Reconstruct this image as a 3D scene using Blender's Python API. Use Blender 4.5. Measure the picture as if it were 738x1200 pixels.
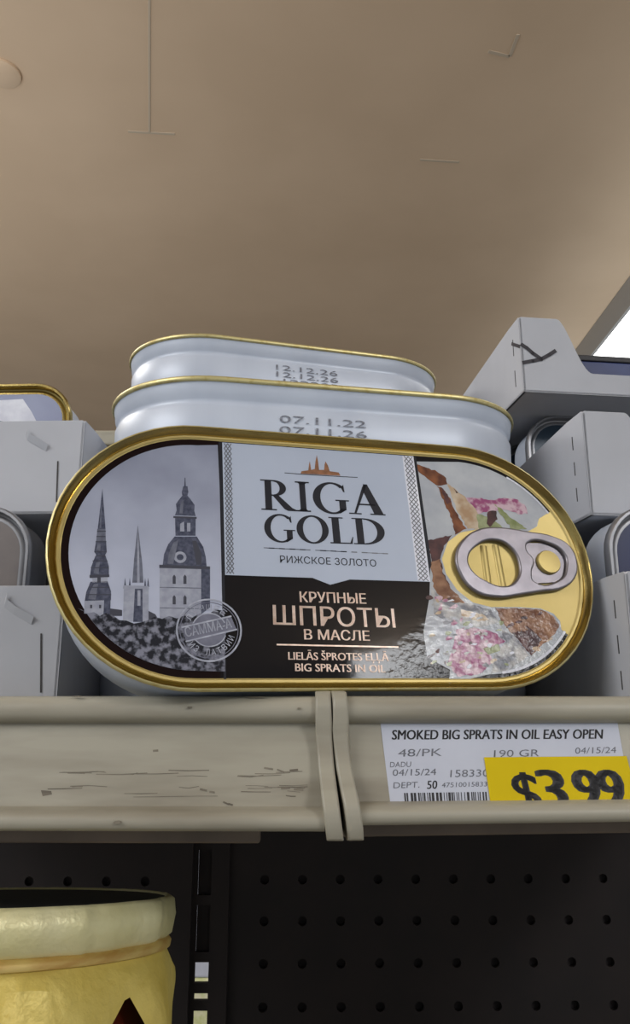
import bpy, bmesh, math, random
from mathutils import Vector, Matrix, Euler
from mathutils.geometry import tessellate_polygon
random.seed(7)
SC = bpy.context.scene
COL = SC.collection
for o in list(bpy.data.objects):
    bpy.data.objects.remove(o)

# ------------------------------------------------------------------ camera
F, CX, CY = 900.0, 369.0, 600.0
PITCH = math.radians(14.0)
CAM = Vector((0, 0, .0015))
cd = bpy.data.cameras.new('camera'); cam = bpy.data.objects.new('camera', cd); COL.objects.link(cam)
cd.sensor_fit = 'VERTICAL'; cd.sensor_height = 36; cd.lens = 36 * F / 1200
cd.clip_start = .005; cd.clip_end = 100
cam.location = CAM; cam.rotation_euler = (math.pi / 2 + PITCH, 0, 0)
SC.camera = cam

# ------------------------------------------------------------------ world, lamps, exposure
w = bpy.data.worlds.new('World'); SC.world = w; w.use_nodes = True
bg = w.node_tree.nodes['Background']; bg.inputs[0].default_value = (.90, .95, 1, 1); bg.inputs[1].default_value = .45

def area(name, loc, rot, sx, sy, power, color=(1, 1, 1)):
    l = bpy.data.lights.new(name, 'AREA'); l.shape = 'RECTANGLE'; l.size = sx; l.size_y = sy
    l.energy = power; l.color = color
    o = bpy.data.objects.new(name, l); COL.objects.link(o); o.location = loc; o.rotation_euler = rot
    return o
def aim(o, tgt):
    o.rotation_euler = (Vector(tgt) - Vector(o.location)).to_track_quat('-Z', 'Y').to_euler()
aim(area('aisle_lamp', (-1.65, -1.0, 1.20), (0, 0, 0), 1.4, .6, 28, (.95, .97, 1)), (0, .2, 0))
aim(area('aisle_lamp_right', (1.72, -1.85, 1.25), (0, 0, 0), .6, .4, 25, (.97, .98, 1)), (0, .2, 0))
area('next_aisle_fill', (-1.6, 1.15, 1.3), (0, 0, 0), .5, 1.0, 22, (1, .98, .95))  # unseen lamp added to light the carton behind the upright slots
area('ceiling_fill_right', (1.03, 3.0, 1.08), (math.pi, math.radians(12), 0), .10, 5.5, 5.0, (.82, .91, 1))  # added fill without a fixture, brightens the ceiling at right
area('ceiling_fill_left', (-1.35, .7, .10), (math.pi, math.radians(-8), 0), .8, 2.6, 16.5, (.90, .94, 1))  # added fill floating below the ceiling, brightens its left side

vs = SC.view_settings
vs.view_transform = 'Standard'; vs.look = 'None'; vs.exposure = 0; vs.gamma = 1; vs.use_curve_mapping = False

# ------------------------------------------------------------------ helpers
def ray(px, py):
    x, y = (px - CX) / F, -(py - CY) / F
    return Vector((x, math.cos(PITCH) - y * math.sin(PITCH), math.sin(PITCH) + y * math.cos(PITCH)))
def on_plane(px, py, M, axis, c):
    """photo measurement -> local coordinates on the local plane axis = c of frame M"""
    n = M.col[axis].to_3d().normalized(); p0 = M @ (Vector([c if i == axis else 0 for i in range(3)]))
    d = ray(px, py); t = n.dot(p0 - CAM) / n.dot(d)
    return M.inverted() @ (CAM + d * t)
def tag(o, label=None, cat=None, group=None, kind=None):
    if label: o['label'] = label
    if cat: o['category'] = cat
    if group: o['group'] = group
    if kind: o['kind'] = kind
    return o
def empty(name, M):
    o = bpy.data.objects.new(name, None); o.empty_display_size = .01; COL.objects.link(o); o.matrix_world = M
    return o
def T(x, y, z, rz=0): return Matrix.Translation((x, y, z)) @ Matrix.Rotation(rz, 4, 'Z')

class MB:
    def __init__(s): s.v = []; s.f = []; s.m = []
    def add(s, vs, fs, mi=0):
        b = len(s.v); s.v += [tuple(p) for p in vs]
        for f in fs: s.f.append([i + b for i in f]); s.m.append(mi)
        return s
    def box(s, x0, x1, y0, y1, z0, z1, mi=0, M=None):
        p = [Vector((x, y, z)) for x in (x0, x1) for y in (y0, y1) for z in (z0, z1)]
        if M: p = [M @ q for q in p]
        return s.add(p, [(0, 1, 3, 2), (4, 6, 7, 5), (0, 4, 5, 1), (2, 3, 7, 6), (0, 2, 6, 4), (1, 5, 7, 3)], mi)
    def poly(s, pts, z=0, mi=0, fn=None):
        P = [Vector((p[0], p[1], 0)) for p in pts]
        tr = tessellate_polygon([P])
        q = [fn(p.x, p.y, z) if fn else (p.x, p.y, z) for p in P]
        out = []
        for t in tr:
            a, b, c = (P[i] for i in t)
            t = tuple(t) if (b - a).cross(c - a).z >= 0 else tuple(reversed(t))
            out.append(t)
        return s.add(q, out, mi)
    def prism(s, pts, d0, d1, fn, mi=0):
        """outline pts (a,b) swept from d0 to d1; fn(a,b,d)->xyz"""
        n = len(pts); P = [Vector((p[0], p[1], 0)) for p in pts]
        tr = tessellate_polygon([P])
        v = [fn(p.x, p.y, d0) for p in P] + [fn(p.x, p.y, d1) for p in P]
        fs = [tuple(t) for t in tr] + [tuple(reversed([i + n for i in t])) for t in tr]
        fs += [(i, (i + 1) % n, (i + 1) % n + n, i + n) for i in range(n)]
        return s.add(v, fs, mi)
    def loft(s, rings, mi=0, cap0=False, cap1=False):
        n = len(rings[0]); v = [p for r in rings for p in r]; fs = []
        for k in range(len(rings) - 1):
            for i in range(n):
                j = (i + 1) % n
                fs.append((k * n + i, k * n + j, (k + 1) * n + j, (k + 1) * n + i))
        if cap0: fs.append(tuple(reversed(range(n))))
        if cap1: fs.append(tuple(range((len(rings) - 1) * n, len(rings) * n)))
        return s.add(v, fs, mi)
    def tri_mesh(s, me, fn, mi=0):
        return s.add([fn(*v.co) for v in me.vertices], [tuple(p.vertices) for p in me.polygons], mi)
    def build(s, name, mats, parent=None, smooth=0, bevel=0, fix=True):
        me = bpy.data.meshes.new(name); me.from_pydata(s.v, [], s.f)
        if not isinstance(mats, (list, tuple)): mats = [mats]
        for m in mats: me.materials.append(m)
        for p, mi in zip(me.polygons, s.m): p.material_index = mi
        if fix:
            b = bmesh.new(); b.from_mesh(me); bmesh.ops.recalc_face_normals(b, faces=b.faces); b.to_mesh(me); b.free()
        me.update()
        o = bpy.data.objects.new(name, me); COL.objects.link(o)
        if parent: o.parent = parent
        if smooth:
            for p in me.polygons: p.use_smooth = True
            me.set_sharp_from_angle(angle=math.radians(smooth))
        if bevel:
            md = o.modifiers.new('bevel', 'BEVEL'); md.width = bevel; md.segments = 3; md.limit_method = 'ANGLE'; md.angle_limit = math.radians(40)
        return o

def srgb(r, g, b):
    f = lambda c: (c / 255 / 12.92) if c / 255 <= .04045 else ((c / 255 + .055) / 1.055) ** 2.4
    return (f(r), f(g), f(b), 1)
def mat(name, c1, rough=.6, metal=0, c2=None, scale=40, lo=.35, hi=.65, bump=0, bscale=None, stretch=(1, 1, 1), coat=0, detail=4, crinkle=None, spec=.5, bdist=.0004):
    m = bpy.data.materials.new(name); m.use_nodes = True
    nt = m.node_tree; N = nt.nodes; L = nt.links; b = N['Principled BSDF']
    b.inputs['Base Color'].default_value = c1; b.inputs['Roughness'].default_value = rough; b.inputs['Metallic'].default_value = metal
    b.inputs['Coat Weight'].default_value = coat; b.inputs['Coat Roughness'].default_value = .05
    b.inputs['Specular IOR Level'].default_value = spec
    tc = N.new('ShaderNodeTexCoord'); mp = N.new('ShaderNodeMapping'); mp.inputs['Scale'].default_value = stretch
    L.new(tc.outputs['Object'], mp.inputs[0])
    if c2:
        n = N.new('ShaderNodeTexNoise'); n.inputs['Scale'].default_value = scale; n.inputs['Detail'].default_value = detail
        L.new(mp.outputs[0], n.inputs['Vector'])
        r = N.new('ShaderNodeMapRange'); r.inputs[1].default_value = lo; r.inputs[2].default_value = hi
        L.new(n.outputs[0], r.inputs[0])
        x = N.new('ShaderNodeMix'); x.data_type = 'RGBA'; x.inputs[6].default_value = c1; x.inputs[7].default_value = c2
        L.new(r.outputs[0], x.inputs[0]); L.new(x.outputs[2], b.inputs['Base Color'])
    if bump:
        n2 = N.new('ShaderNodeTexNoise'); n2.inputs['Scale'].default_value = bscale or scale; n2.inputs['Detail'].default_value = 5
        L.new(mp.outputs[0], n2.inputs['Vector'])
        bp = N.new('ShaderNodeBump'); bp.inputs['Strength'].default_value = bump; bp.inputs['Distance'].default_value = bdist
        L.new(n2.outputs[0], bp.inputs['Height'])
        if crinkle:      # film wrinkled towards one end only
            sx = N.new('ShaderNodeSeparateXYZ'); L.new(tc.outputs['Object'], sx.inputs[0])
            ad = N.new('ShaderNodeMath'); ad.operation = 'MULTIPLY_ADD'; ad.inputs[1].default_value = -.9
            L.new(sx.outputs[1], ad.inputs[0]); L.new(sx.outputs[0], ad.inputs[2])
            mr = N.new('ShaderNodeMapRange'); mr.inputs[1].default_value = crinkle[0]; mr.inputs[2].default_value = crinkle[1]
            mr.inputs[3].default_value = .02; mr.inputs[4].default_value = bump
            L.new(ad.outputs[0], mr.inputs[0]); L.new(mr.outputs[0], bp.inputs['Strength'])
        L.new(bp.outputs[0], b.inputs['Normal'])
        if coat: L.new(bp.outputs[0], b.inputs['Coat Normal'])
    return m
def emis(name, c, s):
    m = bpy.data.materials.new(name); m.use_nodes = True; b = m.node_tree.nodes['Principled BSDF']
    b.inputs['Base Color'].default_value = c; b.inputs['Emission Color'].default_value = c; b.inputs['Emission Strength'].default_value = s
    return m

M_ = {}
M_['gold'] = mat('gold lacquer shaded', srgb(178, 158, 100), .22, 1, srgb(168, 148, 90), 60, bump=.06, bscale=900)  # darker copy of the lid gold, chuck wall shade put into the colour
M_['goldpanel'] = mat('gold lid panel lit', srgb(196, 176, 114), .45, .5, srgb(188, 168, 104), 80, bump=.05, bscale=300)  # same gold, paler copy for the lit bead and panel
M_['palegold'] = mat('pale gold seam', srgb(206, 194, 140), .4, .6, srgb(184, 164, 98), 350, .5, .75)
M_['silver'] = mat('tab aluminium', srgb(142, 138, 144), .4, .85, srgb(128, 124, 130), 200)
M_['tin'] = mat('white lacquered tin', srgb(198, 206, 219), .38, .05, srgb(189, 197, 211), 50, bump=.05, bscale=120, stretch=(1, 1, .2))
M_['tinsilver'] = mat('bare tin', srgb(158, 158, 161), .42, .85, srgb(138, 138, 141), 60)
M_['cardboard'] = mat('white tray board', srgb(186, 188, 194), .8, 0, srgb(178, 180, 186), 30, bump=.05, bscale=400)
M_['cardedge'] = mat('cut board edge', srgb(70, 68, 68), .9)
M_['ink'] = mat('black marker ink', srgb(40, 36, 44), .6)
M_['paint'] = mat('beige shelf enamel', srgb(163, 158, 142), .45, 0, srgb(122, 114, 98), 70, .52, .85, stretch=(.22, 1, 1.3), bump=.04, bscale=200)
M_['scuff'] = mat('scuffed enamel', srgb(130, 122, 106), .6, 0, srgb(92, 84, 72), 400, stretch=(.3, 1, 1))
M_['darkmetal'] = mat('dark painted back panel', srgb(44, 38, 37), .7, 0, srgb(38, 34, 34), 20, spec=.25)
M_['brown'] = mat('shaded flange enamel', srgb(112, 98, 84), .6, 0, srgb(96, 84, 72), 60)  # shade under the rail put into the enamel colour
M_['black'] = mat('hole dark', srgb(8, 8, 8), .9)
M_['paper'] = mat('label paper', srgb(194, 198, 210), .6, 0, srgb(187, 191, 204), 60)
M_['sticker'] = mat('yellow sticker', srgb(214, 188, 12), .6, 0, srgb(206, 180, 10), 50, spec=.15)
M_['print'] = mat('black print', srgb(30, 29, 34), .55)
M_['greyprint'] = mat('grey print', srgb(84, 86, 96), .6, 0, srgb(110, 112, 120), 500)
M_['date'] = mat('inkjet date grey', srgb(104, 106, 116), .6, 0, srgb(140, 144, 154), 900, .45, .6)
M_['foil'] = mat('yellow foil', srgb(222, 200, 108), .45, .15, srgb(206, 182, 86), 60, bump=.7, bscale=110, bdist=.002)
M_['foilside'] = mat('pale yellow foil', srgb(224, 217, 172), .4, .15, srgb(212, 204, 150), 50, bump=.6, bscale=100, bdist=.002)
M_['band'] = mat('amber tape', srgb(178, 140, 70), .5, .2, srgb(196, 170, 98), 120, stretch=(1, 1, 5))
M_['jam'] = mat('dark red jar content', srgb(92, 34, 22), .25, 0, srgb(66, 22, 16), 40, coat=.4)
M_['lidtop'] = mat('shaded lid top', srgb(16, 14, 14), .7)  # near-black stands in for deep shade on the lid top
M_['navy'] = mat('navy label', srgb(28, 36, 78), .4, 0, srgb(32, 42, 86), 40)
M_['bluecard'] = mat('blue carton', srgb(44, 60, 112), .5, 0, srgb(38, 52, 100), 60)
M_['teal'] = mat('dark teal label', srgb(32, 56, 74), .4, 0, srgb(26, 46, 64), 40)
M_['lilac'] = mat('lilac label', srgb(150, 156, 182), .4, 0, srgb(138, 144, 172), 40)
M_['whitegloss'] = mat('white label shape', srgb(228, 230, 238), .4, 0, srgb(206, 208, 220), 150)
M_['greyface'] = mat('grey brown can face', srgb(128, 120, 116), .38, .8, srgb(112, 106, 104), 60)
M_['ceil'] = mat('ceiling board', srgb(218, 191, 160), .85, 0, srgb(211, 184, 153), 3)
M_['seam'] = mat('ceiling seam', srgb(196, 178, 154), .85)
M_['floor'] = mat('store floor', srgb(128, 122, 114), .5, 0, srgb(118, 112, 105), 4)
M_['fixture'] = mat('fixture housing', srgb(150, 146, 140), .6)
M_['tube'] = emis('lit diffuser', (1, .99, .97, 1), 3.0)
M_['green'] = mat('pale green pack', srgb(196, 204, 130), .5, 0, srgb(226, 222, 190), 60)
# print inks on the lid (CR: wrinkled clear film towards the tab end)
CR = dict(bump=1.0, bscale=480, crinkle=(.036, .060), bdist=.0003, spec=.1)
M_['lb_black'] = mat('label black', srgb(11, 10, 15), .6, coat=.3, **CR)
M_['lb_dark'] = mat('label dark brown edge', srgb(22, 8, 8), .6, spec=.08)
M_['lb_white'] = mat('label white panel', srgb(176, 186, 204), .45, 0, srgb(170, 180, 198), 30)
M_['lb_ink'] = mat('label black lettering', srgb(24, 25, 34), .5, spec=.25)
M_['lb_grey'] = mat('label ornament grey', srgb(96, 98, 106), .4)
M_['lb_copper'] = mat('label copper', srgb(150, 104, 74), .35, .4, srgb(120, 84, 60), 500)
M_['lb_rose'] = mat('label rose gold lettering', srgb(226, 206, 192), .35, .3, srgb(206, 178, 160), 500)
M_['lb_seal'] = mat('label seal grey', srgb(176, 180, 194), .4, 0, srgb(140, 144, 160), 400)
M_['lb_sealdim'] = mat('label seal haze', srgb(112, 114, 132), .4, 0, srgb(92, 94, 112), 300)
M_['t_lt'] = mat('photo tower light', srgb(158, 162, 176), .5, 0, srgb(140, 144, 160), 500)
M_['t_md'] = mat('photo tower mid', srgb(104, 108, 124), .5, 0, srgb(82, 86, 102), 600)
M_['t_dk'] = mat('photo tower dark', srgb(58, 62, 80), .5, 0, srgb(86, 90, 108), 900, spec=.2)
M_['t_vd'] = mat('photo tower window', srgb(50, 52, 66), .5)
M_['trees'] = mat('photo trees', srgb(26, 28, 37), .5, 0, srgb(128, 130, 144), 620, .43, .62, detail=3, spec=.2)
M_['lb_photo'] = mat('label pale ground', srgb(184, 188, 192), .4, 0, srgb(168, 172, 180), 120, coat=.28, **CR)
M_['fish'] = mat('label fish brown', srgb(138, 88, 60), .5, 0, srgb(88, 54, 42), 260, coat=.28, **CR)
M_['fishlt'] = mat('label fish light', srgb(205, 192, 170), .4, 0, srgb(170, 140, 110), 220, coat=.4, **CR)
M_['onion'] = mat('label onion pink', srgb(150, 78, 118), .5, 0, srgb(200, 174, 184), 420, .42, .6, coat=.4, **CR)
M_['leaf'] = mat('label leaf green', srgb(122, 132, 86), .4, 0, srgb(160, 166, 130), 300, coat=.4, **CR)
M_['bread'] = mat('label bread brown', srgb(160, 122, 96), .5, 0, srgb(108, 72, 56), 240, coat=.28, **CR)
M_['maroon'] = mat('label maroon', srgb(92, 60, 60), .4, 0, srgb(60, 44, 48), 300, coat=.4, **CR)
M_['mix'] = mat('label grey herbs', srgb(120, 122, 130), .4, 0, srgb(188, 186, 184), 260, .4, .6, coat=.28, **CR)
def sky_mat():
    m = mat('photo sky', srgb(150, 156, 174), .45); nt = m.node_tree; N = nt.nodes; L = nt.links; b = N['Principled BSDF']
    tc = N.new('ShaderNodeTexCoord'); s = N.new('ShaderNodeSeparateXYZ'); L.new(tc.outputs['Object'], s.inputs[0])
    n = N.new('ShaderNodeTexNoise'); n.inputs['Scale'].default_value = 55; n.inputs['Detail'].default_value = 3; L.new(tc.outputs['Object'], n.inputs['Vector'])
    a = N.new('ShaderNodeMath'); a.operation = 'MULTIPLY_ADD'; a.inputs[1].default_value = .055; L.new(n.outputs[0], a.inputs[0]); L.new(s.outputs[1], a.inputs[2])
    r = N.new('ShaderNodeMapRange'); r.inputs[1].default_value = .062; r.inputs[2].default_value = .012; L.new(a.outputs[0], r.inputs[0])
    x = N.new('ShaderNodeMix'); x.data_type = 'RGBA'; x.inputs[6].default_value = srgb(128, 134, 154); x.inputs[7].default_value = srgb(178, 184, 203)
    L.new(r.outputs[0], x.inputs[0]); L.new(x.outputs[2], b.inputs['Base Color'])
    return m
M_['sky'] = sky_mat()

# text and outline shapes turned into flat meshes
def text_mesh(s, bold=0.0, wide=1.0):
    c = bpy.data.curves.new('t', 'FONT'); c.body = s; c.offset = bold; c.space_character = wide; c.resolution_u = 3
    o = bpy.data.objects.new('t', c); COL.objects.link(o)
    bpy.context.view_layer.update()
    me = bpy.data.meshes.new_from_object(o.evaluated_get(bpy.context.evaluated_depsgraph_get()))
    bpy.data.objects.remove(o); bpy.data.curves.remove(c)
    return me
CAPH = None
def cap_height():
    global CAPH
    if CAPH is None:
        me = text_mesh('H'); CAPH = max(v.co.y for v in me.vertices)
    return CAPH
def text_into(mb, s, p0, p1, cap, z, mi, fn=None, bold=0.0, clip=None):
    """flat text from p0 to p1 (2D baseline ends), capital height cap"""
    if bold:
        dd = Vector(p1[:2]) - Vector(p0[:2]); dd = dd.normalized() * cap * bold * 2.2
        for sg in (-1, 0, 1): text_into(mb, s, Vector(p0[:2]) + dd * sg, Vector(p1[:2]) + dd * sg, cap, z, mi, fn, 0, clip)
        return
    me = text_mesh(s, 0)
    x0 = min(v.co.x for v in me.vertices); x1 = max(v.co.x for v in me.vertices)
    p0 = Vector(p0[:2]); p1 = Vector(p1[:2]); d = p1 - p0; ln = d.length; d /= ln; up = Vector((-d.y, d.x))
    sx = ln / (x1 - x0); sy = cap / cap_height()
    def tr(x, y, _):
        yy = y * sy
        if clip is not None: yy = max(yy, clip)
        q = p0 + d * ((x - x0) * sx) + up * yy
        return fn(q.x, q.y, z) if fn else (q.x, q.y, z)
    mb.tri_mesh(me, tr, mi); bpy.data.meshes.remove(me)
def strip(mb, pts, wd, z, mi, fn=None):
    for a, b in zip(pts[:-1], pts[1:]):
        a = Vector(a[:2]); b = Vector(b[:2]); d = (b - a).normalized(); n = Vector((-d.y, d.x)) * wd / 2; d = d * wd * .3
        mb.poly([a - n - d, b - n + d, b + n + d, a + n - d], z, mi, fn)
def arc_text(mb, s, c, r, a0, a1, cap, z, mi, flip=False):
    n = len(s)
    for i, ch in enumerate(s):
        if ch == ' ': continue
        t = a0 + (a1 - a0) * (i + .5) / n
        rad = Vector((math.cos(t), math.sin(t))); tan = Vector((rad.y, -rad.x))
        if flip: up = -rad; tan = -tan; base = c + rad * (r + cap)
        else: up = rad; base = c + rad * r
        wd = abs(a1 - a0) / n * r * .78
        text_into(mb, ch, base - tan * wd / 2, base + tan * wd / 2, cap, z, mi)
def curve_mesh(splines, z0, extr, bev):
    c = bpy.data.curves.new('c', 'CURVE'); c.dimensions = '2D'; c.fill_mode = 'BOTH'; c.extrude = extr; c.bevel_depth = bev; c.bevel_resolution = 3; c.resolution_u = 6
    for pts in splines:
        sp = c.splines.new('BEZIER'); sp.bezier_points.add(len(pts) - 1); sp.use_cyclic_u = True
        for b, p in zip(sp.bezier_points, pts):
            b.co = (p[0], p[1], 0); b.handle_left_type = b.handle_right_type = 'AUTO'
    o = bpy.data.objects.new('c', c); COL.objects.link(o); bpy.context.view_layer.update()
    me = bpy.data.meshes.new_from_object(o.evaluated_get(bpy.context.evaluated_depsgraph_get()))
    bpy.data.objects.remove(o); bpy.data.curves.remove(c)
    for v in me.vertices: v.co.z += z0
    return me

# ------------------------------------------------------------------ setting: ceiling, floor
CZ = 1.4
o = MB().box(-4, 4, -3, 8, CZ, CZ + .05).build('ceiling', M_['ceil']); tag(o, kind='structure')
o = MB().box(-4, 4, -3, 8, -1.55, -1.5).build('floor', M_['floor']); tag(o, kind='structure')
def ceil_pt(px, py, z=CZ):
    d = ray(px, py); return CAM + d * ((z - CAM.z) / d.z)
def ceil_strip(name, pix, wd):
    mb = MB(); P = [ceil_pt(*p) for p in pix]
    for a, b in zip(P[:-1], P[1:]):
        d = (b - a).to_2d().normalized(); n = Vector((-d.y, d.x)) * wd / 2
        q = [Vector((p.x + s * n.x, p.y + s * n.y)) for p, s in ((a, -1), (b, -1), (b, 1), (a, 1))]
        mb.prism(q, CZ - .0015, CZ + .001, lambda x, y, d: (x, y, d))
    tag(mb.build(name, M_['seam'], bevel=.001), kind='structure')
ceil_strip('trim_1', [(175, -20), (175, 155)], .006)
ceil_strip('trim_2', [(150, 154), (205, 157)], .008)
ceil_strip('trim_3', [(607, 40), (597, 66), (572, 60)], .008)
ceil_strip('trim_4', [(492, 187), (538, 190)], .008)
p = ceil_pt(2, 85)
rings = [[(p.x + math.cos(i * math.pi / 20) * r, p.y + math.sin(i * math.pi / 20) * r, z) for i in range(40)] for r, z in ((.042, CZ), (.042, CZ - .006), (.036, CZ - .010), (.01, CZ - .011))]
o = MB().loft(rings, 0, False, True).build('ceiling_cover_plate', M_['ceil'], smooth=40)
tag(o, 'round beige cover plate on the ceiling at the upper left', 'cover plate')

# hanging light fixture, long row running away along the aisle
fx = empty('ceiling_light', T(1.06, 0, CZ - .10)); tag(fx, 'long bright white fluorescent fixture under the ceiling at right', 'ceiling light')
MB().box(0, .012, .2, 7, 0, .10).box(.012, .40, .2, 7, .02, .10).box(.388, .40, .2, 7, 0, .10).build('housing', M_['fixture'], fx, bevel=.002)
MB().box(.013, .387, .2, 7, .004, .018).build('diffuser', M_['tube'], fx)

# ------------------------------------------------------------------ shelves
lip = [(.2150, -.0010), (.2020, .0000), (.2005, .0028), (.1985, .0033), (.1965, .0028), (.1952, .0012), (.1950, -.0008), (.1957, -.0022), (.1972, -.0030),
       (.1985, -.0034), (.1980, -.0060), (.1945, -.0188), (.1936, -.0222), (.1908, -.0227), (.1892, -.0234), (.1884, -.0246), (.1886, -.0262), (.1900, -.0272), (.1925, -.0274),
       (.1990, -.0268), (.2010, -.0240), (.2020, -.0030), (.2150, -.0030)]
capo = [(.2040, .0030), (.1985, .0046), (.1955, .0042), (.1938, .0026), (.1934, 0), (.1945, -.004), (.1945, -.008), (.1930, -.013), (.1900, -.0175), (.1876, -.0202), (.1868, -.0225), (.1868, -.0262), (.1885, -.0290), (.1925, -.0296), (.2040, -.0270)]
def shelf(x0, x1, yaw, joint_left, label):
    root = empty('metal_shelf', Matrix.Translation((0.004, .195, 0)) @ Matrix.Rotation(yaw, 4, 'Z') @ Matrix.Translation((-.004, -.195, 0)))
    tag(root, label, 'shelf', 'beige metal shelves')
    ty = math.tan(yaw); k = 1 if joint_left else .955
    xl = lambda y: x0 + ((y - .195) * ty if not joint_left else 0)
    yb = lambda x: .540 - x * ty
    MB().prism([(xl(.214), .214), (x1, .214), (x1, yb(x1)), (xl(yb(x0)), yb(x0))], -.0022, 0, lambda a, b, d: (a, b, d)).build('deck', M_['paint'], root)
    MB().prism(lip, x0, x1 + (.002 if joint_left else 0), lambda a, b, d: (d, a, b * (k if b < -.01 else 1))).build('price_rail', M_['paint'], root, smooth=50)
    MB().box(x0, x1 - (.014 if joint_left else 0), .2030, .2065, -.0320 * k, -.0030).build('lower_flange', M_['brown'], root, bevel=.0006)
    MB().box(x0 + .02, x1, .30, .303, -.02, -.0022).build('stiffener', M_['darkmetal'], root)
    a, b = ((-.0002, .0038) if joint_left else (.0042, .0080))
    if joint_left: a, b = .0000, .0039
    sh = lambda p, q, d: (d + max(0, -q - .004) * .07 + (max(0, -q - .012) * .06), p, q)
    MB().prism(capo, a, b, sh).build('end_cap', M_['paint'], root, smooth=45, bevel=.0006)
    M = root.matrix_basis.copy()
    for ch in root.children: ch.data.transform(M)
    root.matrix_world = Matrix.Identity(4)
    return root, M
SL, SLM = shelf(-.30, .0003, math.radians(-.6), True, 'beige metal shelf with the scuffed rail left of the joint')
SR, SRM = shelf(.0076, .32, math.radians(5.0), False, 'beige metal shelf holding the white price label right of the joint')
# scratches and paint chips on the left rail (flat wear marks on the slanted face)
def rail_pt(M, px, py):
    A, B = M @ Vector((0, .1980, -.0060)), M @ Vector((0, .1945, -.0188)); C = M @ Vector((.1, .1945, -.0188))
    n = (B - A).cross(C - A).normalized(); d = ray(px, py); t = n.dot(A - CAM) / n.dot(d)
    return M.inverted() @ (CAM + d * t - n * 0)
bpy.context.view_layer.update()
RN = Vector((0, -.0128, .0035)).normalized()      # outward normal of the slanted face
def rail_fn(M):
    """maps (photo px, photo py, lift) on the slanted rail face"""
    def f(x, y, z): return rail_pt(M, x, y) + RN * z
    return f
mb = MB()
rf = rail_fn(SLM)
for k in range(30):
    x = random.uniform(55, 350); y = random.choice((905, 908, 922, 925, 928, 932)) + random.uniform(-3, 2); ln = random.uniform(8, 60)
    x2 = min(x + ln, 360)
    strip(mb, [(x, y), ((x + x2) / 2, y + random.uniform(-1, 1)), (x2, y + random.uniform(-1.5, 1.5))], random.uniform(.5, 1.2), .00006, 0, rf)
for x, y in ((235, 925), (246, 928), (262, 940), (330, 924), (345, 925), (180, 880), (268, 942), (310, 900), (325, 902), (340, 903)):
    strip(mb, [(x, y), (x + random.uniform(4, 12), y + random.uniform(-1, 3))], random.uniform(1.5, 2.6), .00007, 0, rf)
mb.poly([(48, 926), (60, 927), (61, 931), (50, 933)], .00006, 0, rf)
def chip(px, py, w_, h_, Y):
    p = CAM + ray(px, py) * (Y / ray(px, py).y); q = SLM.inverted() @ p; k = Y / 900
    b = MB(); n = 9; ring = [(q.x + math.cos(i * 2 * math.pi / n) * w_ * k / 2 * random.uniform(.6, 1.2), q.y, q.z + math.sin(i * 2 * math.pi / n) * h_ * k / 2 * random.uniform(.6, 1.2)) for i in range(n)]
    b.loft([[(x, y + .0006, z) for x, y, z in ring], [(x, y - .00005, z) for x, y, z in ring]], 0, True, True); mb.add(b.v, b.f)
chip(137, 963.5, 9, 4, .1884); chip(222, 829, 5, 2.5, .1949); chip(350, 830, 5, 3, .1949); chip(90, 816, 14, 1.5, .1962); chip(300, 817, 22, 1.3, .1962)
for x, y, w_, h_ in ((137, 964, 7, 3.2), (222, 826, 5, 1.8), (350, 832, 4, 2), (60, 845, 12, 2.2)):
    pass
mb.build('scratch_marks', M_['scuff'], SL).data.transform(SLM)

# ------------------------------------------------------------------ price label and sticker
rf = rail_fn(SRM)
lab = empty('shelf_price_label', SRM.copy()); tag(lab, 'white printed price label for smoked big sprats in the shelf rail', 'price label')
def quad_px(mb, q, z0, z1, f, mi=0):
    v = [f(x, y, z0) for x, y in q] + [f(x, y, z1) for x, y in q]
    mb.add(v, [(0, 1, 2, 3), (7, 6, 5, 4), (0, 4, 5, 1), (1, 5, 6, 2), (2, 6, 7, 3), (3, 7, 4, 0)], mi)
mb = MB(); quad_px(mb, [(445, 843.5), (722, 842), (740, 944), (458, 949)], .00005, .00025, rf); mb.build('label_paper', M_['paper'], lab)
mb = MB()
def lt(s, x0, y0, x1, y1, cap, mi=0, bold=0., z=.0003, f=rf):
    # pixel space has y down: write with mirrored y
    if bold:
        k = cap * bold * 2.2
        for sg in (-1, 0, 1): lt(s, x0 + k * sg, y0, x1 + k * sg, y1, cap, mi, 0, z, f)
        return
    me = text_mesh(s, 0); a = min(v.co.x for v in me.vertices); b = max(v.co.x for v in me.vertices); sy = cap / cap_height()
    mb.tri_mesh(me, lambda x, y, _: f(x0 + (x - a) / (b - a) * (x1 - x0) + y * sy * .06, y0 + (x - a) / (b - a) * (y1 - y0) - y * sy, z), mi); bpy.data.meshes.remove(me)
lt('SMOKED BIG SPRATS IN OIL EASY OPEN', 459, 867, 705, 866, 11, 0, .018)
lt('48/PK', 466, 887, 517, 886, 8.5, 1); lt('190 GR', 578, 887.5, 631, 886.5, 8, 1); lt('04/15/24', 673, 883.5, 721, 882.5, 7, 1)
lt('DADU', 456.5, 899.5, 481, 899, 6.2, 1); lt('04/15/24', 459.5, 909.5, 510.5, 908.5, 7.5, 1); lt('158330', 527, 911, 572, 910, 8.3, 1)
lt('DEPT.', 460.5, 924, 491, 923.2, 6.8, 1); lt('50', 500, 924.8, 511.5, 924.5, 9.5, 0, .01); lt('475100158330', 517, 923, 575.5, 921.5, 5.4, 1)
mb.build('label_print', [M_['print'], M_['greyprint']], lab, fix=False)
mb = MB(); x = 473
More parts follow.
